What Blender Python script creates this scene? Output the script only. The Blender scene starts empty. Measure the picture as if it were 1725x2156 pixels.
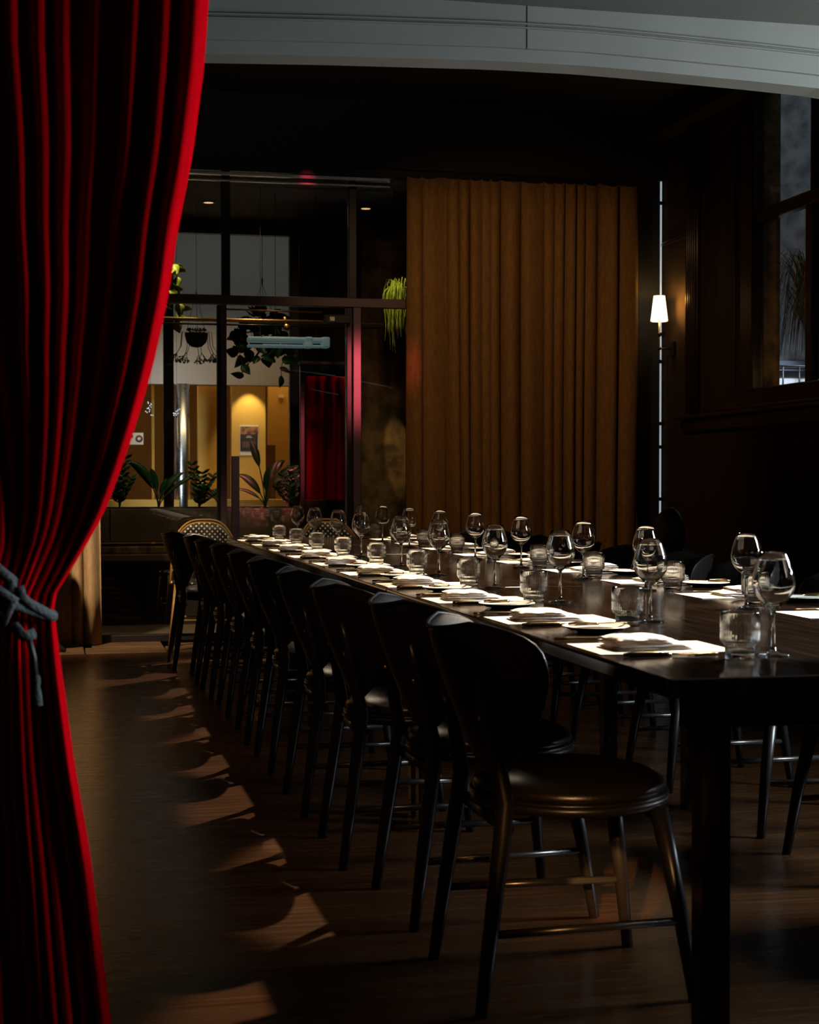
import bpy, math, random
from math import sin, cos, pi, radians, sqrt
from mathutils import Vector, Matrix
random.seed(7)
S = bpy.context.scene
COL = S.collection
# ---------------------------------------------------------------- camera, world, exposure, large lights
F = 3350.0; HC = 1.09
YAW = math.atan(752 / F); PIT = math.atan(64 / F)
cd = bpy.data.cameras.new('camera'); cam = bpy.data.objects.new('camera', cd); COL.objects.link(cam)
cam.location = (0, 0, HC); cam.rotation_euler = (pi / 2 - PIT, 0, -YAW)
cd.sensor_fit = 'HORIZONTAL'; cd.sensor_width = 36; cd.lens = 36 * F / 1725
cd.clip_start = 0.05; cd.clip_end = 100
cd.dof.use_dof = True; cd.dof.focus_distance = 6.0; cd.dof.aperture_fstop = 10
S.camera = cam
S.view_settings.view_transform = 'Standard'; S.view_settings.look = 'None'
S.view_settings.exposure = 0; S.view_settings.gamma = 1; S.view_settings.use_curve_mapping = False
S.cycles.use_denoising = True
S.cycles.max_bounces = 10; S.cycles.transmission_bounces = 10; S.cycles.transparent_max_bounces = 16
S.cycles.sample_clamp_indirect = 3.0
S.cycles.caustics_reflective = False; S.cycles.caustics_refractive = True; S.cycles.blur_glossy = 0.5
w = bpy.data.worlds.new('world'); S.world = w; w.use_nodes = True
w.node_tree.nodes['Background'].inputs[0].default_value = (0.5, 0.6, 0.75, 1)
w.node_tree.nodes['Background'].inputs[1].default_value = 0.010

def aim(o, tgt):
    d = Vector(tgt) - o.location
    o.rotation_euler = d.to_track_quat('-Z', 'Y').to_euler()
def spot(name, loc, tgt, power, size, color=(1, .8, .6), blend=.5, rad=.04):
    l = bpy.data.lights.new(name, 'SPOT'); l.energy = power; l.spot_size = radians(size); l.spot_blend = blend
    l.color = color; l.shadow_soft_size = rad
    o = bpy.data.objects.new(name, l); COL.objects.link(o); o.location = loc; aim(o, tgt); return o
def area(name, loc, tgt, power, sx, sy, color=(1, 1, 1), spread=180):
    l = bpy.data.lights.new(name, 'AREA'); l.shape = 'RECTANGLE'; l.size = sx; l.size_y = sy; l.energy = power
    l.color = color; l.spread = radians(spread)
    o = bpy.data.objects.new(name, l); COL.objects.link(o); o.location = loc; aim(o, tgt); return o
WARM = (1.0, .74, .48)
# hard downlights over the table (hung beyond the beam, towards the right)
for lx, ly, lz, tx, ty, pw, sz in [(2.45, 4.45, 2.45, 1.64, 3.62, 900, 34), (2.5, 6.2, 3.5, 1.57, 4.75, 1500, 23), (2.5, 7.3, 3.5, 1.57, 5.85, 1500, 23),
                               (2.5, 8.4, 3.5, 1.57, 6.95, 1450, 23), (2.5, 9.5, 3.5, 1.57, 8.05, 1400, 23), (2.4, 10.55, 3.5, 1.52, 9.35, 1200, 28)]:
    spot('table_spot', (lx, ly, lz), (tx, ty, .75), pw, sz, (1, .78, .55), .25, .03)
# added unseen area lights for beam, curtain and front; daylight at the side window
area('beam_fill', (3.9, 2.6, 0.9), (2.9, 4.6, 2.5), 5.5, .8, .5, (1, 1, .92), 52)
area('curtain_fill', (2.2, 2.15, 1.9), (-.1, 2.62, 1.2), 2.8, .25, 1.6, (1, .86, .84), 60)
area('side_window_daylight', (4.46, 3.6, 1.82), (1.6, 3.9, .9), 125, .75, 1.0, (.80, .91, 1), 110)
area('front_fill', (-.6, -1.0, 1.9), (1.2, 5, .9), .15, 1.0, 1.0, (1, .8, .6), 120)
# added unseen spots: warm on drapes, floor, rail and table end, red on track
spot('drape_spot', (1.9, 8.2, 3.4), (3.25, 10.8, 1.6), 85, 74, (1, .60, .30), .9, .1)
spot('side_drape_spot', (-.6, 8.6, 3.3), (.1, 10.75, .6), 900, 36, (1, .70, .40), .8, .1)
spot('floor_spot', (-.3, 5.5, 3.4), (.1, 7.6, 0), 70, 60, (1, .52, .20), 1, .15)
spot('floor_spot', (.1, 3.2, 2.45), (.45, 4.7, 0), 28, 55, (1, .55, .26), .7, .1)
spot('seat_spot', (.35, .35, 1.4), (1.05, 2.99, .40), 260, 9, (1, .50, .16), .7, .02)
spot('low_spot', (.2, 1.2, .9), (1.47, 3.95, 0), 1100, 4, (1, .48, .15), .3, .01)
spot('track_red_spot', (1.6, 9.7, 3.0), (1.72, 10.86, 3.16), 160, 6, (1, .04, .10), .8, .03)
spot('rail_spot', (1.5, 11.2, 3.15), (1.5, 11.15, 2.22), 30, 95, (1, .66, .36), .8, .05)
spot('end_spot', (1.4, 9.5, 3.6), (1.35, 10.45, .8), 90, 26, (1, .78, .5), .6, .05)
spot('red_spot', (3.2, 7.2, 3.3), (2.07, 10.9, 1.78), 2600, 9, (1, .13, .16), .9, .1)

# ---------------------------------------------------------------- materials
def mat(name, col, rough=.5, metal=0, spec=.5, noise=0, nscale=8, stretch=(1, 1, 1), bump=0, coat=0, sheen=0, sheen_col=None,
        emit=None, estr=0, trans=0, ior=1.45, dark=None, rnoise=0):
    m = bpy.data.materials.new(name); m.use_nodes = True
    nt = m.node_tree; b = nt.nodes['Principled BSDF']
    b.inputs['Base Color'].default_value = (*col, 1); b.inputs['Roughness'].default_value = rough
    b.inputs['Metallic'].default_value = metal; b.inputs['Specular IOR Level'].default_value = spec
    b.inputs['IOR'].default_value = ior; b.inputs['Coat Weight'].default_value = coat
    b.inputs['Coat Roughness'].default_value = .12
    b.inputs['Transmission Weight'].default_value = trans
    if sheen:
        b.inputs['Sheen Weight'].default_value = sheen; b.inputs['Sheen Roughness'].default_value = .4
        b.inputs['Sheen Tint'].default_value = (*(sheen_col or col), 1)
    if emit: b.inputs['Emission Color'].default_value = (*emit, 1); b.inputs['Emission Strength'].default_value = estr
    if noise or bump or rnoise:
        tc = nt.nodes.new('ShaderNodeTexCoord'); mp = nt.nodes.new('ShaderNodeMapping')
        mp.inputs['Scale'].default_value = stretch; nt.links.new(tc.outputs['Object'], mp.inputs[0])
        nz = nt.nodes.new('ShaderNodeTexNoise'); nz.inputs['Scale'].default_value = nscale; nz.inputs['Detail'].default_value = 6
        nt.links.new(mp.outputs[0], nz.inputs['Vector'])
        if noise:
            r = nt.nodes.new('ShaderNodeValToRGB'); d = dark or tuple(c * (1 - noise) for c in col)
            r.color_ramp.elements[0].color = (*d, 1); r.color_ramp.elements[1].color = (*col, 1)
            r.color_ramp.elements[0].position = .35; r.color_ramp.elements[1].position = .65
            nt.links.new(nz.outputs[0], r.inputs[0]); nt.links.new(r.outputs[0], b.inputs['Base Color'])
        if rnoise:
            mr = nt.nodes.new('ShaderNodeMapRange'); mr.inputs[3].default_value = rough - rnoise; mr.inputs[4].default_value = rough + rnoise
            nt.links.new(nz.outputs[0], mr.inputs[0]); nt.links.new(mr.outputs[0], b.inputs['Roughness'])
        if bump:
            bp = nt.nodes.new('ShaderNodeBump'); bp.inputs['Strength'].default_value = bump; bp.inputs['Distance'].default_value = .01
            nt.links.new(nz.outputs[0], bp.inputs['Height']); nt.links.new(bp.outputs[0], b.inputs['Normal'])
    return m
def pane_mat(name, tint=(1, 1, 1), ior=1.5):
    m = bpy.data.materials.new(name); m.use_nodes = True; nt = m.node_tree; nt.nodes.clear()
    o = nt.nodes.new('ShaderNodeOutputMaterial'); mx = nt.nodes.new('ShaderNodeMixShader')
    t = nt.nodes.new('ShaderNodeBsdfTransparent'); t.inputs[0].default_value = (*tint, 1)
    g = nt.nodes.new('ShaderNodeBsdfGlossy'); g.inputs['Roughness'].default_value = 0.0
    f = nt.nodes.new('ShaderNodeFresnel'); f.inputs[0].default_value = ior
    ge = nt.nodes.new('ShaderNodeNewGeometry'); mr = nt.nodes.new('ShaderNodeMapRange')
    mr.inputs[3].default_value = ior; mr.inputs[4].default_value = 1 / ior
    nt.links.new(ge.outputs['Backfacing'], mr.inputs[0]); nt.links.new(mr.outputs[0], f.inputs[0])
    nt.links.new(f.outputs[0], mx.inputs[0]); nt.links.new(t.outputs[0], mx.inputs[1]); nt.links.new(g.outputs[0], mx.inputs[2])
    nt.links.new(mx.outputs[0], o.inputs[0]); return m
def glass_mat(name):
    m = bpy.data.materials.new(name); m.use_nodes = True; nt = m.node_tree; nt.nodes.clear()
    o = nt.nodes.new('ShaderNodeOutputMaterial'); g = nt.nodes.new('ShaderNodeBsdfGlass')
    g.inputs['Roughness'].default_value = 0; g.inputs['IOR'].default_value = 1.5; g.inputs['Color'].default_value = (.98, .99, .99, 1)
    nt.links.new(g.outputs[0], o.inputs[0]); return m
def floor_mat():
    m = mat('dark_oak_boards', (.045, .024, .010), .30, noise=0, spec=.35)
    nt = m.node_tree; b = nt.nodes['Principled BSDF']
    tc = nt.nodes.new('ShaderNodeTexCoord')
    br = nt.nodes.new('ShaderNodeTexBrick'); br.inputs['Scale'].default_value = 1
    br.inputs['Brick Width'].default_value = 1.6; br.inputs['Row Height'].default_value = .11; br.inputs['Mortar Size'].default_value = .002
    br.inputs['Color1'].default_value = (.062, .026, .009, 1); br.inputs['Color2'].default_value = (.046, .019, .007, 1)
    br.inputs['Mortar'].default_value = (.030, .012, .005, 1)
    nt.links.new(tc.outputs['Object'], br.inputs['Vector'])
    mp = nt.nodes.new('ShaderNodeMapping'); mp.inputs['Scale'].default_value = (1.5, 26, 1); nt.links.new(tc.outputs['Object'], mp.inputs[0])
    nz = nt.nodes.new('ShaderNodeTexNoise'); nz.inputs['Scale'].default_value = 2; nz.inputs['Detail'].default_value = 8; nt.links.new(mp.outputs[0], nz.inputs['Vector'])
    mx = nt.nodes.new('ShaderNodeMix'); mx.data_type = 'RGBA'; mx.blend_type = 'MULTIPLY'; mx.inputs[0].default_value = .8
    cr = nt.nodes.new('ShaderNodeValToRGB'); cr.color_ramp.elements[0].position = .3; cr.color_ramp.elements[0].color = (.35, .35, .35, 1); cr.color_ramp.elements[1].position = .7
    nt.links.new(nz.outputs[0], cr.inputs[0]); nt.links.new(br.outputs[0], mx.inputs[6]); nt.links.new(cr.outputs[0], mx.inputs[7])
    nt.links.new(mx.outputs[2], b.inputs['Base Color'])
    mr = nt.nodes.new('ShaderNodeMapRange'); mr.inputs[3].default_value = .18; mr.inputs[4].default_value = .34
    nt.links.new(nz.outputs[0], mr.inputs[0]); nt.links.new(mr.outputs[0], b.inputs['Roughness'])
    bp = nt.nodes.new('ShaderNodeBump'); bp.inputs['Strength'].default_value = .12; bp.inputs['Distance'].default_value = .004
    nt.links.new(nz.outputs[0], bp.inputs['Height']); nt.links.new(bp.outputs[0], b.inputs['Normal'])
    return m
M = {}
M['floor'] = floor_mat()
M['table'] = mat('dark_lacquered_wood', (.010, .006, .004), .11, noise=.6, nscale=2, stretch=(26, 1.6, 4), rnoise=.04, bump=.03)
M['chairwood'] = mat('black_stained_wood', (.007, .006, .006), .34, rnoise=.05, nscale=20)
M['rung'] = mat('worn_dark_metal_rung', (.09, .085, .08), .28, .8, rnoise=.05, nscale=20)
M['leather'] = mat('black_leather', (.014, .012, .010), .44, spec=.42, bump=.06, nscale=150)
M['seatleather'] = mat('dark_brown_leather', (.007, .005, .004), .30, bump=.05, nscale=150)
M['brass'] = mat('aged_brass', (.60, .40, .16), .42, 1, rnoise=.05, nscale=30)
M['chrome'] = mat('polished_metal', (.65, .65, .65), .2, 1, rnoise=.05, nscale=30)
M['blackmetal'] = mat('black_painted_metal', (.014, .012, .014), .32, rnoise=.06, nscale=15)
M['plum'] = mat('plum_painted_metal', (.10, .065, .085), .40, rnoise=.08, nscale=12)
M['velvet'] = mat('red_velvet', (.42, .0010, .005), .85, spec=.0, sheen=.12, sheen_col=(1, .0, .01), noise=.25, nscale=40, stretch=(1, 1, .15), bump=.08)
M['rope'] = mat('teal_grey_cord', (.045, .062, .068), .7, bump=.9, nscale=220)
M['linen'] = mat('brown_linen', (.24, .130, .045), .9, spec=.0, noise=.25, nscale=60, stretch=(1, 1, .2), bump=.15)
M['linen2'] = mat('tan_linen', (.42, .30, .18), .9, spec=.1, noise=.25, nscale=60, stretch=(1, 1, .2), bump=.15)
M['beam'] = mat('grey_painted_plaster', (.160, .168, .150), .75, noise=.08, nscale=5, bump=.05)
M['nearceil'] = mat('dull_grey_paint', (.065, .072, .064), .8, noise=.08, nscale=5)
M['blackwall'] = mat('black_wall_paint', (.010, .009, .009), .7, noise=.2, nscale=5)
M['wallpaint'] = mat('dark_umber_wall_paint', (.036, .020, .008), .88, spec=.15, noise=.2, nscale=6, bump=.05)
M['wallwood'] = mat('dark_varnished_trim', (.035, .018, .009), .30, noise=.4, nscale=3, stretch=(8, 8, 1), rnoise=.06)
M['concrete'] = mat('rough_grey_concrete', (.24, .25, .255), .9, noise=.6, nscale=7, bump=1.0)
M['stone'] = mat('ochre_rough_plaster', (.15, .09, .03), .9, noise=.75, nscale=9, bump=.8)
M['stonefloor'] = mat('worn_stone_slab', (.11, .065, .03), .55, noise=.5, nscale=5, bump=.3)
M['planter'] = mat('olive_grey_concrete', (.12, .10, .07), .7, noise=.25, nscale=6, bump=.1)
M['ledge'] = mat('rusty_stone_ledge', (.32, .20, .08), .7, noise=.8, nscale=12, bump=.5)
M['greypaint'] = mat('pale_grey_bulkhead', (.42, .38, .34), .8, noise=.08, nscale=2)
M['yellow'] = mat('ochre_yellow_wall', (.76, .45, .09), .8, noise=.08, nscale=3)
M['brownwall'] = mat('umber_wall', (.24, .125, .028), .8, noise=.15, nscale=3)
M['steel'] = mat('brushed_steel', (.55, .58, .60), .28, 1, rnoise=.05, nscale=10)
M['paper'] = mat('cream_paper', (.82, .74, .60), .8, noise=.04, nscale=30)
M['napkin'] = mat('cream_cotton', (.80, .74, .67), .9, spec=.15, noise=.06, nscale=60, bump=.2)
M['plate'] = mat('glazed_stoneware', (.74, .68, .58), .25, noise=.06, nscale=20)
M['platerim'] = mat('dark_stoneware_underside', (.03, .02, .015), .4, noise=.2, nscale=20)
M['bronze'] = mat('dark_brass_cutlery', (.36, .25, .13), .22, 1, rnoise=.05, nscale=40)
M['glass'] = glass_mat('clear_drinking_glass')
M['pane'] = pane_mat('window_pane')
M['leaf'] = mat('dark_green_leaf', (.020, .085, .035), .35, noise=.5, nscale=12)
M['leafbright'] = mat('lime_green_leaf', (.34, .40, .05), .45, noise=.4, nscale=14)
M['stem'] = mat('green_stem', (.035, .06, .02), .5, noise=.3, nscale=20)
M['basket'] = mat('woven_fibre_basket', (.06, .045, .03), .8, noise=.6, nscale=60, bump=.8)
M['terracotta'] = mat('terracotta_pot', (.32, .14, .05), .6, noise=.3, nscale=12)
M['cable'] = mat('black_cable', (.01, .01, .01), .5, rnoise=.05, nscale=9)
M['rattan'] = mat('golden_rattan', (.45, .26, .08), .4, noise=.3, nscale=30)
M['soil'] = mat('potting_soil', (.02, .014, .01), .95, noise=.5, nscale=40, bump=.8)
M['posterdark'] = mat('poster_dark_field', (.055, .045, .05), .6, noise=.3, nscale=30)
M['posterwarm'] = mat('poster_photo_collage', (.55, .24, .10), .6, noise=.8, nscale=22, dark=(.05, .03, .03))
M['posterbrown'] = mat('poster_brown_field', (.17, .10, .08), .6, noise=.3, nscale=30)
M['lampshade'] = mat('lit_fabric_shade', (.9, .8, .6), .8, emit=(1, .78, .45), estr=3.2, noise=.03, nscale=60)
M['lampglow'] = mat('lit_lamp_lens', (.9, .8, .6), .8, emit=(1, .62, .22), estr=1.0, noise=.03, nscale=60)
M['bead'] = mat('sparkle_reflection_beads', (.8, .85, 1), .2, emit=(.8, .88, 1), estr=.9, noise=.3, nscale=60)  # glow imitates glasses mirrored in the pane
M['tealbox'] = mat('teal_reflection_glow', (.30, .48, .50), .35, emit=(.35, .62, .66), estr=.10, noise=.3, nscale=4)  # tint and emission imitate a reflection in the glazing
M['white'] = mat('white_painted_ledge', (.8, .84, .9), .6, noise=.05, nscale=9)
M['bluepanel'] = mat('slate_blue_panel', (.06, .085, .12), .6, noise=.15, nscale=5)
M['daystrip'] = mat('daylit_gap_glass', (.7, .8, .85), .4, emit=(.55, .72, .80), estr=.5, noise=.4, nscale=9)
def dots_mat():
    m = mat('black_weave_with_white_dots', (.02, .02, .02), .5)
    nt = m.node_tree; b = nt.nodes['Principled BSDF']; tc = nt.nodes.new('ShaderNodeTexCoord')
    mp = nt.nodes.new('ShaderNodeMapping'); mp.inputs['Rotation'].default_value = (0, radians(45), 0); nt.links.new(tc.outputs['Object'], mp.inputs[0])
    v = nt.nodes.new('ShaderNodeTexVoronoi'); v.inputs['Scale'].default_value = 40; v.inputs['Randomness'].default_value = 0
    mp.inputs['Scale'].default_value = (1, 0, 1)
    nt.links.new(mp.outputs[0], v.inputs['Vector'])
    r = nt.nodes.new('ShaderNodeValToRGB'); r.color_ramp.interpolation = 'CONSTANT'
    r.color_ramp.elements[0].color = (.62, .60, .5, 1); r.color_ramp.elements[1].color = (.012, .012, .012, 1); r.color_ramp.elements[1].position = .24
    nt.links.new(v.outputs['Distance'], r.inputs[0]); nt.links.new(r.outputs[0], b.inputs['Base Color']); return m
M['dots'] = dots_mat()

# ---------------------------------------------------------------- mesh helpers
class MB:
    def __init__(s): s.v = []; s.f = []; s.m = []; s.cur = 0
    def add(s, vs, fs):
        n = len(s.v); s.v += [tuple(p) for p in vs]; s.f += [tuple(i + n for i in f) for f in fs]; s.m += [s.cur] * len(fs)
    def box(s, x0, x1, y0, y1, z0, z1):
        s.add([(x, y, z) for x in (x0, x1) for y in (y0, y1) for z in (z0, z1)],
              [(0, 1, 3, 2), (4, 6, 7, 5), (0, 4, 5, 1), (2, 3, 7, 6), (0, 2, 6, 4), (1, 5, 7, 3)]); return s
    def tube(s, pts, r, seg=8, cap=True, flat=1.0):
        pts = [Vector(p) for p in pts]; n = len(pts)
        rr = r if isinstance(r, (list, tuple)) else [r] * n
        vs = []; ref = None
        for i, p in enumerate(pts):
            d = (pts[min(i + 1, n - 1)] - pts[max(i - 1, 0)]).normalized()
            if ref is None: ref = d.orthogonal().normalized()
            a = (ref - d * ref.dot(d)); a = a.normalized() if a.length > 1e-6 else d.orthogonal().normalized()
            ref = a; b = d.cross(a)
            for k in range(seg):
                t = 2 * pi * k / seg; vs.append(p + (a * cos(t) + b * sin(t) * flat) * rr[i])
        fs = [(i * seg + k, i * seg + (k + 1) % seg, (i + 1) * seg + (k + 1) % seg, (i + 1) * seg + k) for i in range(n - 1) for k in range(seg)]
        if cap: fs += [tuple(range(seg - 1, -1, -1)), tuple((n - 1) * seg + k for k in range(seg))]
        s.add(vs, fs); return s
    def lathe(s, prof, seg=32, c=(0, 0, 0), rib=0, ribn=0, ribz=(0, 0)):
        vs = []; fs = []; n = len(prof)
        for r, z in prof:
            for k in range(seg):
                t = 2 * pi * k / seg; q = r
                if rib and ribz[0] <= z <= ribz[1]: q = r + rib * cos(ribn * t)
                vs.append((c[0] + q * cos(t), c[1] + q * sin(t), c[2] + z))
        for i in range(n - 1):
            for k in range(seg): fs.append((i * seg + k, i * seg + (k + 1) % seg, (i + 1) * seg + (k + 1) % seg, (i + 1) * seg + k))
        if prof[0][0] > 1e-5 and False: pass
        s.add(vs, fs); return s
    def grid(s, P, nu, nv):
        vs = [P(i / (nu - 1), j / (nv - 1)) for j in range(nv) for i in range(nu)]
        s.add(vs, [(j * nu + i, j * nu + i + 1, (j + 1) * nu + i + 1, (j + 1) * nu + i) for j in range(nv - 1) for i in range(nu - 1)]); return s
    def leaf(s, pts, wid, side=None, prof=None, fold=.15):
        pts = [Vector(p) for p in pts]; n = len(pts); vs = []
        for i, p in enumerate(pts):
            t = i / (n - 1); d = (pts[min(i + 1, n - 1)] - pts[max(i - 1, 0)]).normalized()
            sd = Vector(side) if side else d.cross(Vector((0, 1, .2)))
            sd = (sd - d * sd.dot(d)).normalized(); nn = d.cross(sd)
            wv = wid * (prof(t) if prof else sin(pi * min(1, t * .93 + .07)) ** .7)
            vs += [p - sd * wv + nn * wv * fold, p, p + sd * wv + nn * wv * fold]
        fs = []
        for i in range(n - 1):
            a = i * 3; fs += [(a, a + 1, a + 4, a + 3), (a + 1, a + 2, a + 5, a + 4)]
        s.add(vs, fs); return s
    def build(s, name, m, parent=None, smooth=True, bevel=0, subsurf=0, solid=0):
        me = bpy.data.meshes.new(name); me.from_pydata(s.v, [], s.f)
        for mm in (m if isinstance(m, (list, tuple)) else [m]): me.materials.append(mm)
        if isinstance(m, (list, tuple)): me.polygons.foreach_set('material_index', s.m)
        if smooth: me.polygons.foreach_set('use_smooth', [True] * len(me.polygons))
        me.update()
        o = bpy.data.objects.new(name, me); COL.objects.link(o)
        if parent: o.parent = parent
        if solid:
            md = o.modifiers.new('solid', 'SOLIDIFY'); md.thickness = solid; md.offset = 0
        if bevel:
            md = o.modifiers.new('bevel', 'BEVEL'); md.width = bevel; md.segments = 2; md.limit_method = 'ANGLE'; md.angle_limit = radians(40)
            md.harden_normals = False
        if subsurf:
            md = o.modifiers.new('sub', 'SUBSURF'); md.levels = subsurf; md.render_levels = subsurf
        return o
def tag(o, label, cat, group=None, kind=None):
    o['label'] = label; o['category'] = cat
    if group: o['group'] = group
    if kind: o['kind'] = kind
    return o
def empty(name, loc=(0, 0, 0), rz=0):
    o = bpy.data.objects.new(name, None); COL.objects.link(o); o.location = loc; o.rotation_euler.z = rz; o.empty_display_size = .1; return o
def struct(o, label=None, cat='wall'):
    o['kind'] = 'structure'
    if label: o['label'] = label; o['category'] = cat
    return o
def kids(o): return [c for c in bpy.data.objects if c.parent == o]
def copy_tree(o, parent=None):
    c = o.copy(); COL.objects.link(c); c.parent = parent
    for k in KIDS.get(o.name, []): copy_tree(k, c)
    return c
KIDS = {}
def index_kids(o):
    ks = kids(o); KIDS[o.name] = ks
    for k in ks: index_kids(k)
def flat(o):  # flat shading for boxes
    o.data.polygons.foreach_set('use_smooth', [False] * len(o.data.polygons)); return o
def box(name, m, dims, parent=None, bevel=0):
    return MB().box(*dims).build(name, m, parent, smooth=False, bevel=bevel)

# ---------------------------------------------------------------- room shell
struct(box('floor', M['floor'], (-2.2, 4.35, -2.5, 10.26, -.1, 0)), 'dark wooden board floor of the dining room', 'floor')
# ragged stone threshold strip
mb = MB()
xs = -2.2; random.seed(3)
while xs < 4.3:
    wd = random.uniform(.35, .6); x1 = min(xs + wd, 4.35)
    mb.box(xs + .004, x1 - .004, 10.262, 10.60 + random.uniform(-.02, .02), -.1, random.uniform(.002, .006))
    mb.box(xs + .05, x1 - .004, 10.625, 10.91, -.1, random.uniform(.002, .006)); xs = x1
struct(mb.build('trim_1', M['stonefloor'], smooth=False, bevel=.006), 'worn brown stone slabs along the glazed wall', 'threshold')
struct(box('wall_left', M['blackwall'], (-2.35, -2.2, -2.5, 17.5, -.1, 3.9)), 'black left wall', 'wall')
struct(box('ceiling', M['blackwall'], (-2.35, 4.6, 4.72, 11.1, 3.75, 3.9)), 'black ceiling above the long table', 'ceiling')
struct(box('trim_2', M['nearceil'], (-2.35, 4.6, -2.5, 4.6, 2.515, 2.62)), 'dull grey low ceiling in front of the beam', 'ceiling')
struct(box('wall_rear', M['blackwall'], (-2.35, 4.6, -2.65, -2.5, -.1, 2.62)), 'dark wall behind the viewpoint', 'wall')
# header above the glazing and the black pier at its right end
struct(box('wall_back', M['blackwall'], (-2.2, 4.34, 10.9, 11.05, 3.27, 3.75)), 'black wall strip above the glazing', 'wall')
struct(box('trim_3', M['blackwall'], (4.02, 4.321, 10.93, 11.05, 0, 3.27)), 'black pier beside the brown drape', 'pier')
struct(box('window_3', M['daystrip'], (4.322, 4.334, 10.925, 10.93, .30, 3.27)), 'thin daylit gap between black pier and right wall', 'window')
g = MB(); 
for z in (.5, .82, .95, 1.33, 1.5, 1.95, 2.15, 3.1): g.box(4.315, 4.348, 10.912, 10.924, z, z + .025)
struct(g.build('trim_4', M['blackmetal'], smooth=False), 'black fixings crossing the daylit gap', 'trim')
# right wall with window opening Y 6.2..9.4, z 1.69..3.75
XR = 4.35; YW0 = 6.2; YW1 = 9.40; ZW0 = 1.66
mb = MB()
mb.box(XR, XR + .17, -2.5, 3.0, 0, 3.75); mb.box(XR, XR + .17, 4.2, YW0, 0, 3.75); mb.box(XR, XR + .17, 3.0, 4.2, 0, 1.3); mb.box(XR, XR + .17, 3.0, 4.2, 2.34, 3.75); mb.box(XR, XR + .17, YW0, YW1, 0, ZW0); mb.box(XR, XR + .17, YW1, 10.98, 0, 3.75)
struct(mb.build('wall_right', M['wallpaint'], smooth=False), 'dark umber panelled wall on the right', 'wall')
struct(box('wall_reveal', M['stone'], (XR + .045, XR + .171, YW1 - .02, YW1 - .002, ZW0, 3.75)), 'ochre rough plaster window reveal', 'wall')
# dado shelf
mb = MB(); mb.box(XR - .075, XR, -2.4, 10.54, 1.525, 1.55); mb.box(XR - .035, XR, -2.4, 10.50, 1.44, 1.525)
struct(mb.build('trim_5', M['wallwood'], smooth=False, bevel=.008), 'dark varnished shelf rail along the right wall', 'rail')
# reeded pilaster and panel mouldings
mb = MB(); y = 10.255
for k in range(5):
    mb.tube([(XR - .034, y + .012, 1.56), (XR - .034, y + .012, 3.75)], .014, 8); y += .034
mb.box(XR - .03, XR, 10.25, 10.42, 1.56, 3.75)
struct(mb.build('trim_6', M['wallwood']), 'reeded dark vertical moulding beside the wall lamp', 'moulding')
mb = MB(); mb.box(XR - .02, XR, 10.43, 10.97, 2.80, 2.825); mb.box(XR - .012, XR, 9.66, 9.675, 1.70, 3.4)
mb.box(XR - .012, XR, 9.60, 10.2, 1.56, 1.60)
struct(mb.build('trim_7', M['wallwood'], smooth=False, bevel=.006), 'thin dark panel mouldings on the right wall', 'moulding')
# cornice dim
struct(box('trim_8', M['wallpaint'], (XR - .16, XR, 4.75, 10.9, 3.55, 3.75)), 'dark cornice at the top of the right wall', 'cornice')
w5 = struct(empty('window_5', (0, 0, 0)), 'side window in the right wall beside the near table', 'window')
MB().box(XR - .02, XR + .06, 2.96, 3.02, 1.27, 2.37).box(XR - .02, XR + .06, 4.18, 4.24, 1.27, 2.37).box(XR - .02, XR + .06, 3.02, 4.18, 1.27, 1.31).box(XR - .02, XR + .06, 3.02, 4.18, 2.33, 2.37).build('window_frame', M['wallwood'], w5, smooth=False, bevel=.005)
# window_1: frame, transom, mullion, sill, pane
w1 = struct(empty('window_1', (0, 0, 0)), 'tall dark framed window in the right wall', 'window')
mb = MB(); mb.box(XR - .04, XR + .045, YW1 - .06, YW1 + .12, ZW0, 3.75); mb.box(XR - .03, XR + .045, YW0 - .1, YW1 + .12, ZW0 - .09, ZW0 + .02)
mb.box(XR - .06, XR, YW0 - .1, YW1 + .2, ZW0 - .11, ZW0 - .085)
mb.box(XR - .03, XR + .04, YW0 - .12, YW0, ZW0, 3.75)
mb.build('window_frame', M['wallwood'], w1, smooth=False, bevel=.008)
mb = MB(); mb.box(XR - .02, XR + .04, YW0, YW1 - .05, 2.715, 2.785); mb.box(XR - .035, XR, YW0, YW1 - .05, 2.775, 2.79)
mb.build('transom', M['wallwood'], w1, smooth=False, bevel=.006)
for ym in (8.575, 7.4):
    box('mullion', M['wallwood'], (XR - .015, XR + .035, ym, ym + .09, ZW0, 2.715), w1, bevel=.006)
    box('mullion', M['wallwood'], (XR - .015, XR + .035, ym - .03, ym + .03, 2.785, 3.75), w1, bevel=.006)
box('pane', M['pane'], (XR + .02, XR + .024, YW0, YW1 - .05, ZW0, 3.75), w1)

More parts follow.
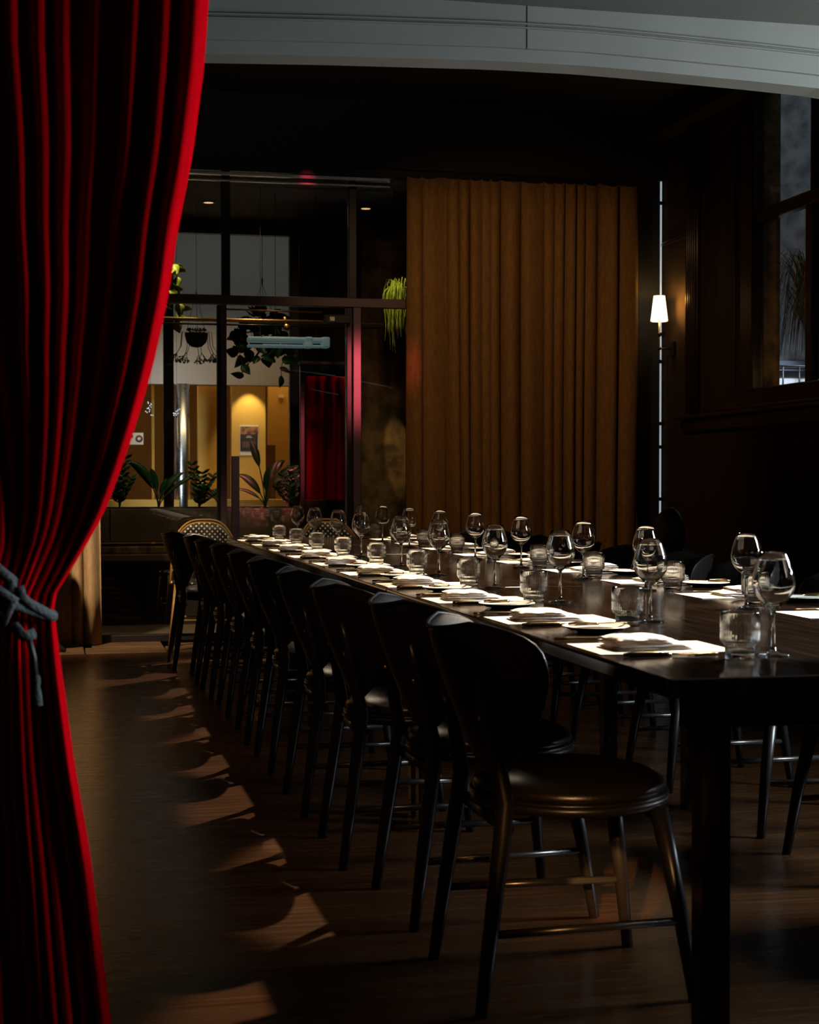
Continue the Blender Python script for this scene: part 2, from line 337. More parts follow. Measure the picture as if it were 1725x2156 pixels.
# ---------------------------------------------------------------- grey arched beam (own thickness, moulded in steps)
YA = 4.6; KA = YA / 4.2
def arch(X, z0, zc, xc=1.25, R=6.2):   # curve falling away from its crown
    return z0
CR = [(-2.35, 1.80), (-1.6, 2.02), (-.8, 2.15), (0.0, 2.198), (.402, 2.213), (.722, 2.226), (1.182, 2.240), (1.45, 2.241), (1.61, 2.237), (1.943, 2.226), (2.142, 2.217), (2.7, 2.16), (3.4, 2.03), (4.1, 1.80)]
def zc(x, off=0):
    x = x / KA
    for (a, za), (b, zb) in zip(CR, CR[1:]):
        if a <= x <= b: return 1.09 + ((za + (zb - za) * (x - a) / (b - a)) - 1.09) * KA + off
    return 1.09 + ((CR[0][1] if x < 0 else CR[-1][1]) - 1.09) * KA + off
def arch_layer(mb, off, y0, y1, ztop=None, ofs2=None, x0=-2.3, x1=4.34, n=60):
    vs = []; fs = []
    for i in range(n + 1):
        x = x0 + (x1 - x0) * i / n; zb = zc(x, off); zt = ztop if ztop is not None else zc(x, ofs2)
        vs += [(x, y0, zb), (x, y0, zt), (x, y1, zb), (x, y1, zt)]
    for i in range(n):
        a = i * 4; b = a + 4
        fs += [(a, b, b + 1, a + 1), (a + 2, a + 3, b + 3, b + 2), (a, a + 2, b + 2, b), (a + 1, b + 1, b + 3, a + 3)]
    fs += [(0, 1, 3, 2), (n * 4, n * 4 + 2, n * 4 + 3, n * 4 + 1)]
    mb.add(vs, fs)
mb = MB()
arch_layer(mb, 0.038, YA, YA + .12, 2.52)
arch_layer(mb, 0, YA + .015, YA + .12, ofs2=.039)
arch_layer(mb, 0.095, YA - .010, YA + .001, ofs2=.099)
arch_layer(mb, 0.107, YA - .010, YA + .001, ofs2=.111)
o = mb.build('wall_arch', M['beam'], smooth=False); struct(o, 'grey painted arched beam spanning the top of the view', 'beam')
struct(box('trim_9', M['blackmetal'], (1.3925, 1.3945, YA - .0008, YA + .01, zc(1.39, .038), 2.515)), 'hairline joint in the grey beam', 'joint')
struct(box('wall_beam', M['blackwall'], (-2.35, 4.35, YA + .121, YA + .15, 2.36, 3.9)), 'black back face above the arched beam', 'wall')

# ---------------------------------------------------------------- glazed wall (window_2)
YG = 10.95
w2 = struct(empty('window_2', (0, 0, 0)), 'black steel framed glazed wall at the end of the room', 'window')
box('head_beam', M['blackmetal'], (-2.2, 4.0, YG - .03, YG + .04, 3.215, 3.27), w2, bevel=.004)
box('mullion', M['blackmetal'], (1.136, 1.194, YG - .03, YG + .03, 2.365, 3.215), w2, bevel=.004)
box('mullion', M['plum'], (1.125, 1.168, YG - .035, YG + .03, 0, 2.30), w2, bevel=.004)
box('mullion', M['blackmetal'], (1.106, 1.124, YG - .01, YG + .05, 0, 2.30), w2, bevel=.003)
box('mullion', M['blackmetal'], (-.6, -.55, YG - .03, YG + .03, 0, 3.2), w2, bevel=.004)
box('transom', M['plum'], (-.55, 2.44, YG - .04, YG + .03, 2.303, 2.366), w2, bevel=.004)
box('post', M['plum'], (2.045, 2.100, YG - .06, YG + .03, 0, 2.30), w2, bevel=.004)
box('post', M['blackmetal'], (2.005, 2.044, YG - .03, YG + .05, 0, 2.30), w2, bevel=.004)
box('mullion', M['blackmetal'], (2.02, 2.075, YG - .03, YG + .03, 2.366, 3.215), w2, bevel=.004)
box('bottom_rail', M['blackmetal'], (-2.2, 4.0, YG - .03, YG + .04, 0, .05), w2, bevel=.004)
for x0, x1, z0, z1 in [(-.55, 1.106, .05, 2.303), (1.168, 2.005, .05, 2.303), (-.55, 1.136, 2.366, 3.215), (1.194, 2.02, 2.366, 3.215), (2.1, 4.0, .05, 2.303), (2.075, 4.0, 2.366, 3.215)]:
    box('pane', M['pane'], (x0, x1, YG, YG + .004, z0, z1), w2)
# rail track above with rollers
o = MB().box(-.5, 2.3, YG - .10, YG - .07, 3.17, 3.195).box(-.5, 2.3, YG - .09, YG - .075, 3.13, 3.145).build('curtain_track', M['chrome'], smooth=False, bevel=.003)
tag(o, 'slim metal track reflecting red light above the glazed wall', 'track')
# door closer on the post
r = empty('door_closer', (1.93, YG - .05, 2.215)); tag(r, 'small black door closer box beside the tall plum post', 'door closer')
MB().box(-.09, .09, -.03, .03, -.03, .03).build('body', M['blackmetal'], r, smooth=False, bevel=.005)
MB().box(-.055, -.02, -.034, -.029, -.014, .014).build('badge', M['white'], r, smooth=False, bevel=.002)
MB().tube([(-.1, 0, .045), (-.78, 0, .052)], .006, 8).build('arm', M['brass'], r)

# brass hand rail behind the glass
r = empty('brass_rail', (0, 11.15, 2.22)); tag(r, 'long horizontal brass rail passing behind the glass and the plum post', 'rail')
MB().tube([(.4, 0, .0), (2.31, 0, -.004)], .014, 12).build('tube', M['brass'], r)
b = MB().tube([(1.60, 0, .03), (1.615, 0, -.05)], [.011, .018], 8).tube([(1.615, -.02, -.045), (1.615, .02, -.045)], .024, 12).build('bracket', M['brass'], r)
MB().tube([(.4, .02, -.03), (2.3, .02, -.032)], .007, 8).build('lower_bar', M['blackmetal'], r)

# ---------------------------------------------------------------- passage and shopfront beyond the glass
struct(box('ground_passage', M['planter'], (-2.2, 4.3, 11.0, 12.98, -.1, -.002)), 'dim grey floor of the passage outside', 'floor')
struct(box('trim_10', M['blackwall'], (-2.2, 4.3, 11.06, 12.95, 3.20, 3.4)), 'black soffit of the passage outside', 'ceiling')
YB = 12.9
w3 = struct(empty('window_4', (0, 0, 0)), 'second black framed window beyond the planter', 'window')
box('head_beam', M['blackmetal'], (-2.2, 1.97, YB, YB + .08, 3.09, 3.20), w3, bevel=.004)
for x0, x1, z1 in [(.875, .955, 3.1), (1.895, 1.97, 3.2)]: box('mullion', M['blackmetal'], (x0, x1, YB, YB + .08, -.05, z1), w3, bevel=.004)
box('transom', M['blackmetal'], (-2.2, 1.97, YB + .01, YB + .05, .80, .86), w3)
# dark wall to the right of the second window, with the framed door in it
struct(box('wall_passage', M['blackwall'], (1.975, 2.45, YB - .02, YB + .2, 0, 3.2)), 'black wall to the right of the second window', 'wall')
struct(box('wall_stone', M['stone'], (2.455, 4.3, 12.72, 12.95, 0, 3.2)), 'rough ochre stone wall in the passage', 'wall')
dr = struct(empty('door_1', (0, 0, 0)), 'black framed glass door with a red stand-in for a curtain reflection behind it', 'door')
mb = MB(); X0, X1, DY = 1.85, 2.24, 12.05
mb.box(X0, X0 + .035, DY, DY + .05, 0, 1.98); mb.box(X1 - .035, X1, DY, DY + .05, 0, 1.98); mb.box(X0 + .035, X1 - .035, DY, DY + .05, 1.90, 1.98); mb.box(X0 + .035, X1 - .035, DY, DY + .05, .0, .95)
mb.build('frame', M['blackmetal'], dr, smooth=False, bevel=.004)
MB().box(X0 - .01, X1 + .01, DY - .01, DY + .05, 1.985, 2.01).build('top_rail', M['plum'], dr, smooth=False, bevel=.003)
box('pane', M['pane'], (X0 + .035, X1 - .035, DY + .02, DY + .024, .95, 1.90), dr)
# shop interior
struct(box('wall_shop', M['greypaint'], (-2.2, 2.9, 15.0, 15.2, 2.0, 5.2)), 'pale grey bulkhead wall above the lit shop', 'wall')
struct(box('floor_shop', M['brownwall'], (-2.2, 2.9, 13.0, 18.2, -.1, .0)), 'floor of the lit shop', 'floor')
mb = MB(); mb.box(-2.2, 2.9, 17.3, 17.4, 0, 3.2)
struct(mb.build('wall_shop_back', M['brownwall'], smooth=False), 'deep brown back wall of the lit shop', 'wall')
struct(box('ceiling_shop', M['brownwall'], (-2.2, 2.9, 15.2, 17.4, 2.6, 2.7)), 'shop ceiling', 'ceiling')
struct(box('wall_shop_right', M['yellow'], (2.78, 2.9, 13.0, 17.3, 0, 3.2)), 'ochre right wall of the lit shop', 'wall')
struct(box('wall_poster', M['yellow'], (1.70, 2.03, 15.45, 15.6, 0, 2.6)), 'ochre yellow wall panel lit by a spotlight', 'wall')
struct(box('wall_niche', M['yellow'], (2.12, 2.5, 15.9, 16.0, 0, 2.6)), 'ochre yellow wall panel right of the dark gap', 'wall')
struct(box('wall_panel', M['yellow'], (1.38, 1.63, 15.5, 15.6, 0, 2.6)), 'amber wall panel between steel column and black post', 'wall')
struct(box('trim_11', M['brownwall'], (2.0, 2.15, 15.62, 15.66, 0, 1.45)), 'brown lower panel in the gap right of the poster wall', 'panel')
struct(box('trim_12', M['yellow'], (.93, .955, 15.4, 15.44, 0, 2.3)), 'thin amber strip beside the steel column', 'strip')
struct(box('trim_13', M['yellow'], (-2.2, 2.6, 14.9, 15.35, .70, .92)), 'long lit amber counter ledge', 'ledge')
# shop lights
spot('poster_spot', (1.87, 15.24, 2.12), (1.865, 15.45, 1.55), 16, 62, (1, .80, .42), .6, .01)
area('shop_light', (1.0, 15.6, 2.5), (1.0, 16.2, 0), 14, 3.0, .5, (1, .70, .32))
area('shop_light', (1.3, 14.3, 2.9), (1.3, 15.2, .9), 4, 2.0, .3, (1, .72, .38), 90)
area('bulkhead_light', (1.2, 13.4, 3.1), (1.4, 15.0, 3.0), 2.2, 2.0, .3, (.88, .98, .92))
spot('passage_spot', (2.5, 12.1, 2.9), (2.80, 12.8, 1.12), 120, 9, (1, .68, .25), .5, .01)
spot('passage_spot', (2.35, 11.4, 3.1), (2.56, 11.85, 2.40), 30, 30, (1, .9, .35), .6, .03)
spot('passage_spot', (.75, 11.2, 3.1), (.76, 11.36, 2.5), 30, 50, (1, .9, .35), .6, .02)
area('ledge_light', (.9, 11.5, 2.3), (.9, 12.2, .6), 1.0, 1.5, .3, (1, .72, .35), 120)

def add_obj_tag(o, *a, **k): return tag(o, *a, **k)
# steel column
o = MB().tube([(1.19, 14.95, 0), (1.19, 14.95, 2.0)], .064, 32).build('steel_column', M['steel']); tag(o, 'shiny round steel column at the lit shopfront', 'column')
area('column_light', (.55, 14.0, 1.6), (1.2, 15.2, 1.3), 2.0, .15, 1.6, (.8, .92, 1), 60)
# posters
r = empty('poster', (1.868, 15.445, 1.50)); tag(r, 'portrait poster with dark lower half on the spotlit yellow wall', 'poster')
MB().box(-.092, .092, -.004, 0, -.155, .14).build('sheet', M['paper'], r, smooth=False)
MB().box(-.086, .084, -.007, -.004, -.115, .05).build('dark_field', M['posterdark'], r, smooth=False)
MB().box(-.086, .088, -.007, -.004, .05, .125).build('photo_strip', M['posterwarm'], r, smooth=False)
MB().box(-.062, .06, -.009, -.007, -.08, -.02).build('text_block', M['posterbrown'], r, smooth=False)
mb = MB()
for z, a, b in [(.028, -.022, .012), (.016, -.03, .022)]:
    x = a
    while x < b:
        wd = random.uniform(.004, .009); mb.box(x, x + wd, -.0095, -.0075, z, z + .007); x += wd + .002
mb.build('title_lettering', M['paper'], r, smooth=False)
r = empty('notice', (.755, 15.035, 1.49)); tag(r, 'small pale landscape notice with round emblem in the shop window', 'notice')
MB().box(-.09, .075, -.002, .004, -.055, .055).build('sheet', M['paper'], r, smooth=False)
MB().tube([(.035, -.003, 0), (.035, -.006, 0)], .034, 24).build('emblem', M['posterbrown'], r)
MB().tube([(.035, -.006, -.004), (.035, -.008, -.004)], .016, 16).build('emblem_centre', M['paper'], r)
MB().box(-.075, -.02, -.006, -.002, .008, .035).build('dark_patch', M['posterdark'], r, smooth=False)
o = MB().box(2.22, 2.27, 15.86, 15.89, 1.93, 1.96).build('exit_plate', M['paper'], smooth=False); tag(o, 'small pale plate high on the yellow panel right of the poster', 'plate')
# downlights
for x, yy, lb in [(1.16, 12.1, 'left recessed oval downlight in the black soffit outside'), (2.37, 12.1, 'right recessed oval downlight in the black soffit outside')]:
    r = empty('downlight', (x, yy, 3.2)); tag(r, lb, 'downlight', 'recessed downlights outside')
    MB().lathe([(.052, 0), (.052, -.006), (.042, -.006), (.04, 0)], 24).build('bezel', M['blackmetal'], r)
    MB().lathe([(.0001, -.004), (.036, -.004)], 24).build('lens', M['lampglow'], r)
# glowing bead clusters, added in place of the sparkle of reflected glasses
for cx, cz, n, lb in [(.750, 1.66, 16, 'glowing bead cluster standing in for reflected glasses, nearest the red drape'), (.955, 1.64, 14, 'glowing bead cluster standing in for reflected glasses, in front of the black window post')]:
    r = empty('reflected_sparkle', (cx, 12.6, cz)); tag(r, lb, 'reflection stand-in', 'sparkle reflection stand-ins')
    MB().tube([(0, 0, .04), (0, 0, 3.2 - cz)], .0012, 5).build('wire', M['cable'], r)
    MB().tube([(0, 0, -.05), (0, 0, .05)], .003, 6).build('stem', M['cable'], r)
    b0 = None
    for k in range(n):
        a = random.uniform(0, 2 * pi); q = random.uniform(.004, .036); p = (q * cos(a), q * sin(a), random.uniform(-.055, .055) if cx < .8 else random.uniform(-.03, .02))
        if b0 is None: b0 = MB().lathe([(.0001, -.006), (.005, 0), (.0001, .006)], 6).build('bead', M['bead'], r, smooth=False); b0.location = p
        else: c = b0.copy(); COL.objects.link(c); c.parent = r; c.location = p
w6 = struct(empty('window_6', (0, 0, 0)), 'glass shopfront under the pale grey bulkhead', 'window')
box('pane', M['pane'], (-2.2, 2.78, 15.04, 15.046, .92, 2.0), w6)
# planter bench
r = empty('concrete_planter', (0, 12.2, 0)); tag(r, 'long olive grey concrete planter bench outside the glass', 'planter')
MB().box(-1.9, .418, 0, .62, .63, .885).box(.424, 1.88, 0, .62, .63, .885).build('trough', M['planter'], r, smooth=False, bevel=.006)
MB().box(-1.88, 1.86, .03, .6, .885, .89).build('soil', M['soil'], r, smooth=False)
MB().box(-1.9, 1.88, -.05, .6, .545, .60).build('stone_band', M['ledge'], r, smooth=False, bevel=.008)
MB().box(-1.9, 1.88, -.09, .6, .485, .545).build('lip', M['planter'], r, smooth=False, bevel=.012)
MB().box(-1.9, 1.88, .05, .6, 0, .485).build('base', M['blackwall'], r, smooth=False)

# ---------------------------------------------------------------- plants
def strap_plant(name, loc, leaves, label, cat='plant', m='leaf', group=None):
    r = empty(name, loc); tag(r, label, cat, group)
    mb = MB(); st = MB()
    for (dx, h, bend, wd, sl) in leaves:   # tip x offset, height, droop, width, stalk fraction
        n = 14; pts = []
        for i in range(n):
            t = i / (n - 1); x = dx * (t ** 1.5); z = h * (t - bend * t ** 3); pts.append((x + .01 * dx, .03 * sin(7 * dx) * t, z))
        k = int(n * sl); st.tube(pts[:k + 2], .0045, 6)
        mb.leaf(pts[k:], wd, side=(1, 0, .0) if abs(dx) < h * .5 else (.35, .3, 1), prof=lambda t: (sin(pi * min(1, t * .97 + .03)) ** .75) * (1 - .25 * t))
    mb.build('foliage', M[m], r, solid=.0015); st.build('stems', M['stem'], r); return r
strap_plant('aspidistra', (1.625, 12.40, .892), [(-.12, .62, .15, .035, .5), (-.22, .36, .3, .038, .35), (.16, .52, .30, .035, .45), (.27, .44, .28, .040, .4), (.32, .36, .28, .036, .4), (.10, .45, .2, .034, .4), (-.25, .22, .35, .016, .3), (.02, .34, .1, .03, .4)],
            'broad leaved plant in front of the poster, tallest in the planter', 'plant')
strap_plant('aspidistra', (.80, 12.42, .892), [(-.24, .50, .30, .042, .35), (-.18, .42, .2, .038, .4), (-.06, .34, .1, .035, .4), (.20, .36, .25, .030, .35), (.36, .33, .15, .020, .35), (.07, .25, .1, .028, .4)],
            'arching broad leaved plant between red drape and steel column', 'plant')
def zz_plant(loc, stems, label):
    r = empty('zz_plant', loc); tag(r, label, 'plant'); mb = MB(); st = MB()
    for dx, dy, h in stems:
        n = 9; pts = [(dx * (i / (n - 1)) ** 1.4, dy * (i / (n - 1)), h * (i / (n - 1)) * (1 - .12 * abs(dx) * (i / (n - 1)))) for i in range(n)]
        st.tube(pts, [.006 - .004 * i / (n - 1) for i in range(n)], 6)
        for i in range(2, n):
            p = Vector(pts[i])
            for sgn in (-1, 1):
                L = random.uniform(.05, .07); d = Vector((sgn * .9, random.uniform(-.5, .5), .55)).normalized()
                mb.leaf([p + d * L * k / 5 for k in range(6)], .017, side=(0, .6, .8) if random.random() < .5 else (.4, .7, -.5))
    mb.build('foliage', M['leaf'], r, solid=.0015); st.build('stems', M['stem'], r)
zz_plant((.50, 12.34, .892), [(-.07, 0, .26), (.0, .03, .34), (.09, 0, .22), (-.03, -.04, .16), (.05, -.03, .38)], 'small leaved upright plant against the red drape edge')
zz_plant((1.10, 12.30, .892), [(-.05, 0, .33), (.03, .02, .26), (.11, 0, .24), (.02, -.04, .14), (.16, 0, .12)], 'small leaved dark plant at the foot of the steel column')
zz_plant((1.80, 12.27, .892), [(-.05, 0, .24), (.03, .02, .30), (.07, 0, .22), (-.09, -.03, .14), (.0, -.04, .16)], 'feathery dark plant at the right end of the planter')
strap_plant('young_aspidistra', (1.275, 12.48, .892), [(-.16, .22, .3, .02, .3), (-.24, .24, .35, .022, .3), (.02, .14, .1, .022, .3), (-.05, .16, .1, .015, .3)], 'low arching leaf plant just left of the plum door stile', 'plant')
def heart(mb, p, d, L, side):
    p = Vector(p); d = Vector(d).normalized()
    mb.leaf([p + d * L * (k / 6 - .12) for k in range(7)], L * .42, side=side, prof=lambda t: [.35, .85, 1, .9, .65, .35, .02][min(6, int(round(t * 6)))], fold=.12)
def pothos(name, loc, pot, vines, label, mleaf, hang_z, potm, L=.075, spread=.16):
    r = empty(name, loc); tag(r, label, 'hanging plant'); mb = MB(); st = MB()
    MB().lathe(pot, 28).build('pot', potm, r)
    mb2 = MB(); zt = max(p[1] for p in pot); rt = max(p[0] for p in pot)
    for a in (30, 150, 270):
        mb2.tube([(rt * cos(radians(a)), rt * sin(radians(a)), zt), (0, 0, zt + .28)], .0018, 5)
    mb2.tube([(0, 0, zt + .28), (0, 0, zt + .33)], .006, 6); mb2.tube([(0, 0, zt + .33), (0, 0, hang_z - loc[2])], .0022, 5)
    mb2.build('hanger', M['cable'], r)
    for k in range(vines):
        a = 2 * pi * k / vines + random.uniform(-.2, .2); ln = random.uniform(.12, spread * 2.1); n = 9; pts = []
        for i in range(n):
            t = i / (n - 1); q = rt * .8 + spread * .45 * sin(min(1, t * 1.4) * pi / 2); z = zt + .05 * sin(pi * min(1, t * 2.2)) - ln * t ** 1.3
            pts.append((q * cos(a) + .02 * sin(9 * t + k), q * sin(a), z))
        st.tube(pts, .003, 5)
        for i in range(1, n):
            d = Vector((random.uniform(-.8, .8), random.uniform(-.6, .2), random.uniform(-1, .1)))
            heart(mb, pts[i], d, random.uniform(.8, 1.25) * L, (random.uniform(-1, 1), .3, random.uniform(-.4, .4)))
    for k in range(8):
        a = random.uniform(0, 2 * pi); p = Vector((rt * .5 * cos(a), rt * .5 * sin(a), zt + random.uniform(.02, .07)))
        heart(mb, p, (cos(a), -.3, .5), L, (sin(a), .4, .3))
    mb.build('foliage', mleaf, r, solid=.001); st.build('vines', M['stem'], r); return r
POT = [(.001, -.09), (.06, -.085), (.10, -.05), (.13, 0), (.135, .02), (.125, .02), (.09, -.04), (.001, -.06)]
random.seed(11)
pothos('hanging_pothos', (1.585, 12.25, 2.31), POT, 10, 'dark trailing heart leaved plant hanging in the centre pane', M['leaf'], 3.2, M['basket'], .10, .22)
random.seed(5)
pothos('hanging_pothos', (.735, 11.35, 2.52), [(.001, -.10), (.05, -.09), (.085, -.03), (.09, .02), (.07, .07), (.06, .07), (.07, 0), (.001, -.06)], 8,
       'bright lime trailing plant in a brown pot beside the red drape', M['leafbright'], 3.2, M['terracotta'], .085, .19)
# coral cactus in a round basket
r = empty('hanging_coral_cactus', (1.075, 12.2, 2.20)); tag(r, 'round woven basket with a twiggy trailing cactus, left pane', 'hanging plant')
MB().lathe([(.001, -.09), (.04, -.083), (.075, -.05), (.088, -.0), (.088, .02), (.08, .02), (.07, -.03), (.001, -.06)], 28).build('basket', M['basket'], r)
mb = MB(); hg = MB(); random.seed(2)
def twig(p, d, L, dep):
    q = p + d * L; mb.tube([p, (p + q) / 2 + Vector((random.uniform(-.004, .004), 0, random.uniform(-.004, .004))), q], .0026, 5)
    if dep:
        for k in range(3): twig(q, (d + Vector((random.uniform(-.8, .8), random.uniform(-.4, .4), random.uniform(-.6, .5)))).normalized(), L * .62, dep - 1)
for k in range(9):
    a = 2 * pi * k / 9; base = Vector((.075 * cos(a), .075 * sin(a), .02))
    mid = base + Vector((.05 * cos(a), .04 * sin(a), -.10)); mb.tube([base, base + Vector((.04 * cos(a), .03 * sin(a), .01)), mid], .0026, 5)
    twig(mid, Vector((.6 * cos(a), .1, -1)).normalized(), .06, 3)
for k in range(16):
    a = 2 * pi * k / 16; twig(Vector((.05 * cos(a), .05 * sin(a), .02)), Vector((.5 * cos(a), .5 * sin(a), .9)).normalized(), .02, 2)
mb.build('branches', M['stem'], r)
for a in (30, 150, 270): hg.tube([(.085 * cos(radians(a)), .085 * sin(radians(a)), .02), (0, 0, .34)], .0018, 5)
hg.tube([(0, 0, .34), (0, 0, 1.0)], .0016, 5); hg.build('hanger', M['cable'], r)
# mistletoe cactus, right
r = empty('hanging_mistletoe_cactus', (2.62, 11.9, 2.52)); tag(r, 'lime green mop-like trailing plant beside the brown drape', 'hanging plant')
MB().lathe([(.001, -.10), (.06, -.09), (.09, 0), (.09, .03), (.08, .03), (.001, 0)], 24).build('pot', M['basket'], r)
mb = MB(); random.seed(9)
for k in range(150):
    a = random.uniform(0, 2 * pi); q = random.uniform(.08, .17); h = random.uniform(.0, .09); ln = random.uniform(.12, .42) * (1.25 if random.random() < .1 else 1)
    pts = []
    for i in range(9):
        t = i / 8; rr = q * (1 - (1 - min(1, t * 2.2)) ** 2) * (1 - .10 * t); pts.append((rr * cos(a) + .008 * sin(k + 8 * t), rr * sin(a), .03 + h * sin(pi * min(1, t * 2)) - ln * max(0, t - .25) ** 1.1 * 1.3))
    mb.tube(pts, .0028, 4)
mb.build('foliage', M['leafbright'], r)
MB().tube([(.0, 0, .03), (.03, 0, .66)], .002, 5).build('hanger', M['cable'], r)
# pale teal glowing boxes, added in place of reflections in the far glass
for x0, x1, zz, yy, lb in [(1.50, 2.00, 2.115, 11.62, 'wider pale teal glowing box standing in for a reflection, reaching furthest right'), (1.37, 1.84, 2.095, 11.42, 'narrower pale teal glowing box standing in for a reflection, in front of the wider one')]:
    r = empty('reflection_box', ((x0 + x1) / 2, yy, zz)); tag(r, lb, 'light fitting', 'pale teal reflection stand-ins')
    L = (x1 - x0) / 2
    MB().box(-L, L, -.04, .04, -.005, .035).box(L - .06, L, -.045, .045, -.04, .04).build('upper_box', M['tealbox'], r, smooth=False, bevel=.012)
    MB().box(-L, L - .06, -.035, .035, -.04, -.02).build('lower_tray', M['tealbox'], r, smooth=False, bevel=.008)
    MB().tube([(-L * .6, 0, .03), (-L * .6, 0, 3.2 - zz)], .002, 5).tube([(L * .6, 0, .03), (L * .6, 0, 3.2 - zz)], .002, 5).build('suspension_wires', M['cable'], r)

# ---------------------------------------------------------------- outside the right window
struct(box('wall_exterior', M['concrete'], (4.7, 10.5, 12.4, 12.6, -1, 7)), 'rough grey concrete wall outside the right window', 'wall')
area('sky_patch', (6.6, 9.0, 6.5), (6.3, 12.4, 3.0), 62, 2, 2, (.78, .9, 1))
o = MB().box(4.9, 8, 12.32, 12.39, 1.15, 2.10).build('blue_panel', M['bluepanel'], smooth=False); o = tag(o, 'slate blue panel low on the concrete wall outside', 'panel')
o = MB().box(5.1, 6.8, 11.95, 12.1, 1.78, 1.99).box(5.1, 6.8, 11.9, 12.15, 2.015, 2.03).build('white_parapet', M['white'], smooth=False); tag(o, 'bright white parapet outside behind the iron railing', 'parapet')
spot('parapet_spot', (6.2, 11.0, 3.6), (5.8, 11.97, 1.95), 500, 30, (.8, .9, 1), .5, .05)
r = empty('iron_railing', (5.2, 11.6, 1.4)); tag(r, 'black wrought iron railing with scrolls outside the right window', 'railing')
mb = MB(); mb.tube([(-.1, 0, .60), (1.6, 0, .60)], .008, 8); mb.tube([(-.1, 0, 0), (1.6, 0, 0)], .008, 8); mb.build('rails', M['blackmetal'], r)
mb = MB()
for k in range(12):
    x = k * .14; mb.tube([(x, 0, 0), (x, 0, .6)], .007, 6)
    for s_ in (-1, 1):
        mb.tube([(x + s_ * (.03 - .03 * cos(t * .6)) * .9, 0, .40 + .035 * sin(t * .6) + .0) for t in range(11)], .006, 5)
        mb.tube([(x + s_ * (.03 - .03 * cos(t * .6)) * .9, 0, .25 - .035 * sin(t * .6)) for t in range(11)], .006, 5)
mb.build('balusters', M['blackmetal'], r)
def grass(loc, n, L, label, seed):
    random.seed(seed); r = empty('ponytail_palm', loc); tag(r, label, 'plant'); mb = MB()
    for k in range(n):
        a = random.uniform(0, 2 * pi); q = random.uniform(.2, .58); h = random.uniform(.3, .75) * L; pts = []
        for i in range(12):
            t = i / 11; pts.append((q * t * cos(a), .7 * q * t * sin(a), h * (1.75 * t - 1.55 * t * t) * 1.6 - .25 * t ** 3))
        mb.leaf(pts, .0055, side=(-sin(a), cos(a), 0), prof=lambda t: 1 - .85 * t)
    mb.build('foliage', M['leaf'], r); MB().tube([(0, 0, -1.1), (0, 0, -.3), (0, 0, .02)], [.09, .035, .03], 10).build('trunk', M['stem'], r)
grass((5.22, 10.35, 2.08), 330, 1.15, 'arching spiky leaved plant outside, left of the window mullion', 4)
grass((6.2, 11.4, 2.35), 110, .8, 'arching spiky leaved plant outside, right of the window mullion', 8)
spot('reveal_spot', (4.46, 8.75, 1.72), (4.46, 9.39, 2.0), 2.5, 75, (1, .68, .30), .8, .05)

# ---------------------------------------------------------------- drapes
def drape(name, m, x0, x1, y, z0, z1, waves, amp, label, rows=10, seed=1, hem=0, cat='curtain', taper=0):
    random.seed(seed); ph = [random.uniform(0, 6) for _ in range(6)]
    n = waves * 16 + 1
    def P(u, v):
        z = z0 + (z1 - z0) * v
        t = u + .026 * sin(2 * pi * u * 2.6 + ph[0]) + .008 * sin(2 * pi * u * 7.3 + ph[1])
        A = amp * (.75 + .35 * sin(2 * pi * u * 4.1 + ph[2] + .6 * v)) * (1 - .25 * v)
        wv = sin(2 * pi * waves * t + .5 * sin(3 * v + ph[3] + 5 * u))
        wv += .20 * sin(2 * pi * waves * 1.37 * t + ph[4])
        X = x0 + (x1 - x0) * u + taper * (1 - v) * (u - .5) + amp * .35 * cos(2 * pi * waves * t) 
        return (X, y + A * wv, z - (hem * abs(wv) if v == 0 else 0) + (.012 * wv if v == 1 else 0))
    mb = MB().grid(P, n, rows)
    o = mb.build(name, m, solid=.003); tag(o, label, cat); return o
drape('brown_drape', M['linen'], 2.405, 4.09, 10.72, .02, 3.185, 17, .050, 'full length brown linen drape across the back wall', 12, 3)
drape('tan_drape', M['linen2'], -.75, .285, 10.74, .012, 3.15, 9, .035, 'pale tan linen drape behind the red curtain, left of the glass', 10, 6, hem=.0, taper=.06)
drape('red_reflection_drape', M['velvet'], 1.96, 2.34, 12.45, .01, 1.96, 5, .06, 'narrow red drape standing in for the curtain reflected in the black framed glass door', 8, 8)  # added in place of the red curtain's reflection in the door glass
spot('door_drape_spot', (2.75, 12.32, 2.6), (2.12, 12.45, 1.35), 7, 60, (1, .6, .6), .6, .02)  # added spot, grazes the stand-in drape from the side

# red velvet curtain at the opening, pulled in by the tieback
YC = 2.7; KC = YC / 1.9
edge = [(1.09 + (z - 1.09) * KC, x * KC) for x, z in [(.21, 2.1), (.18, 1.66), (.175, 1.587), (.16, 1.474), (.143, 1.389), (.132, 1.311), (.112, 1.221), (.087, 1.137), (.057, 1.053), (.029, 1.003), (-.001, .953), (.006, .876), (.020, .764), (.039, .651), (.063, .449), (.085, .3)]]
edge.sort()
def interp(tab, z):
    if z <= tab[0][0]: return tab[0][1]
    for (a, xa), (b, xb) in zip(tab, tab[1:]):
        if a <= z <= b:
            t = (z - a) / (b - a); return xa + (xb - xa) * t
    return tab[-1][1]
def smooth_edge(z): return sum(interp(edge, z + d) for d in (-.03, -.015, 0, .015, .03)) / 5 if abs(z - .895) > .04 else interp(edge, z)
ZT = 1.09 + (.953 - 1.09) * KC
left = [(0, -.50), (.5, -.42), (ZT - .05, -.30), (ZT, -.28), (ZT + .1, -.33), (1.3, -.62), (1.8, -.95), (2.5, -1.15)]
ZTOP = 2.50
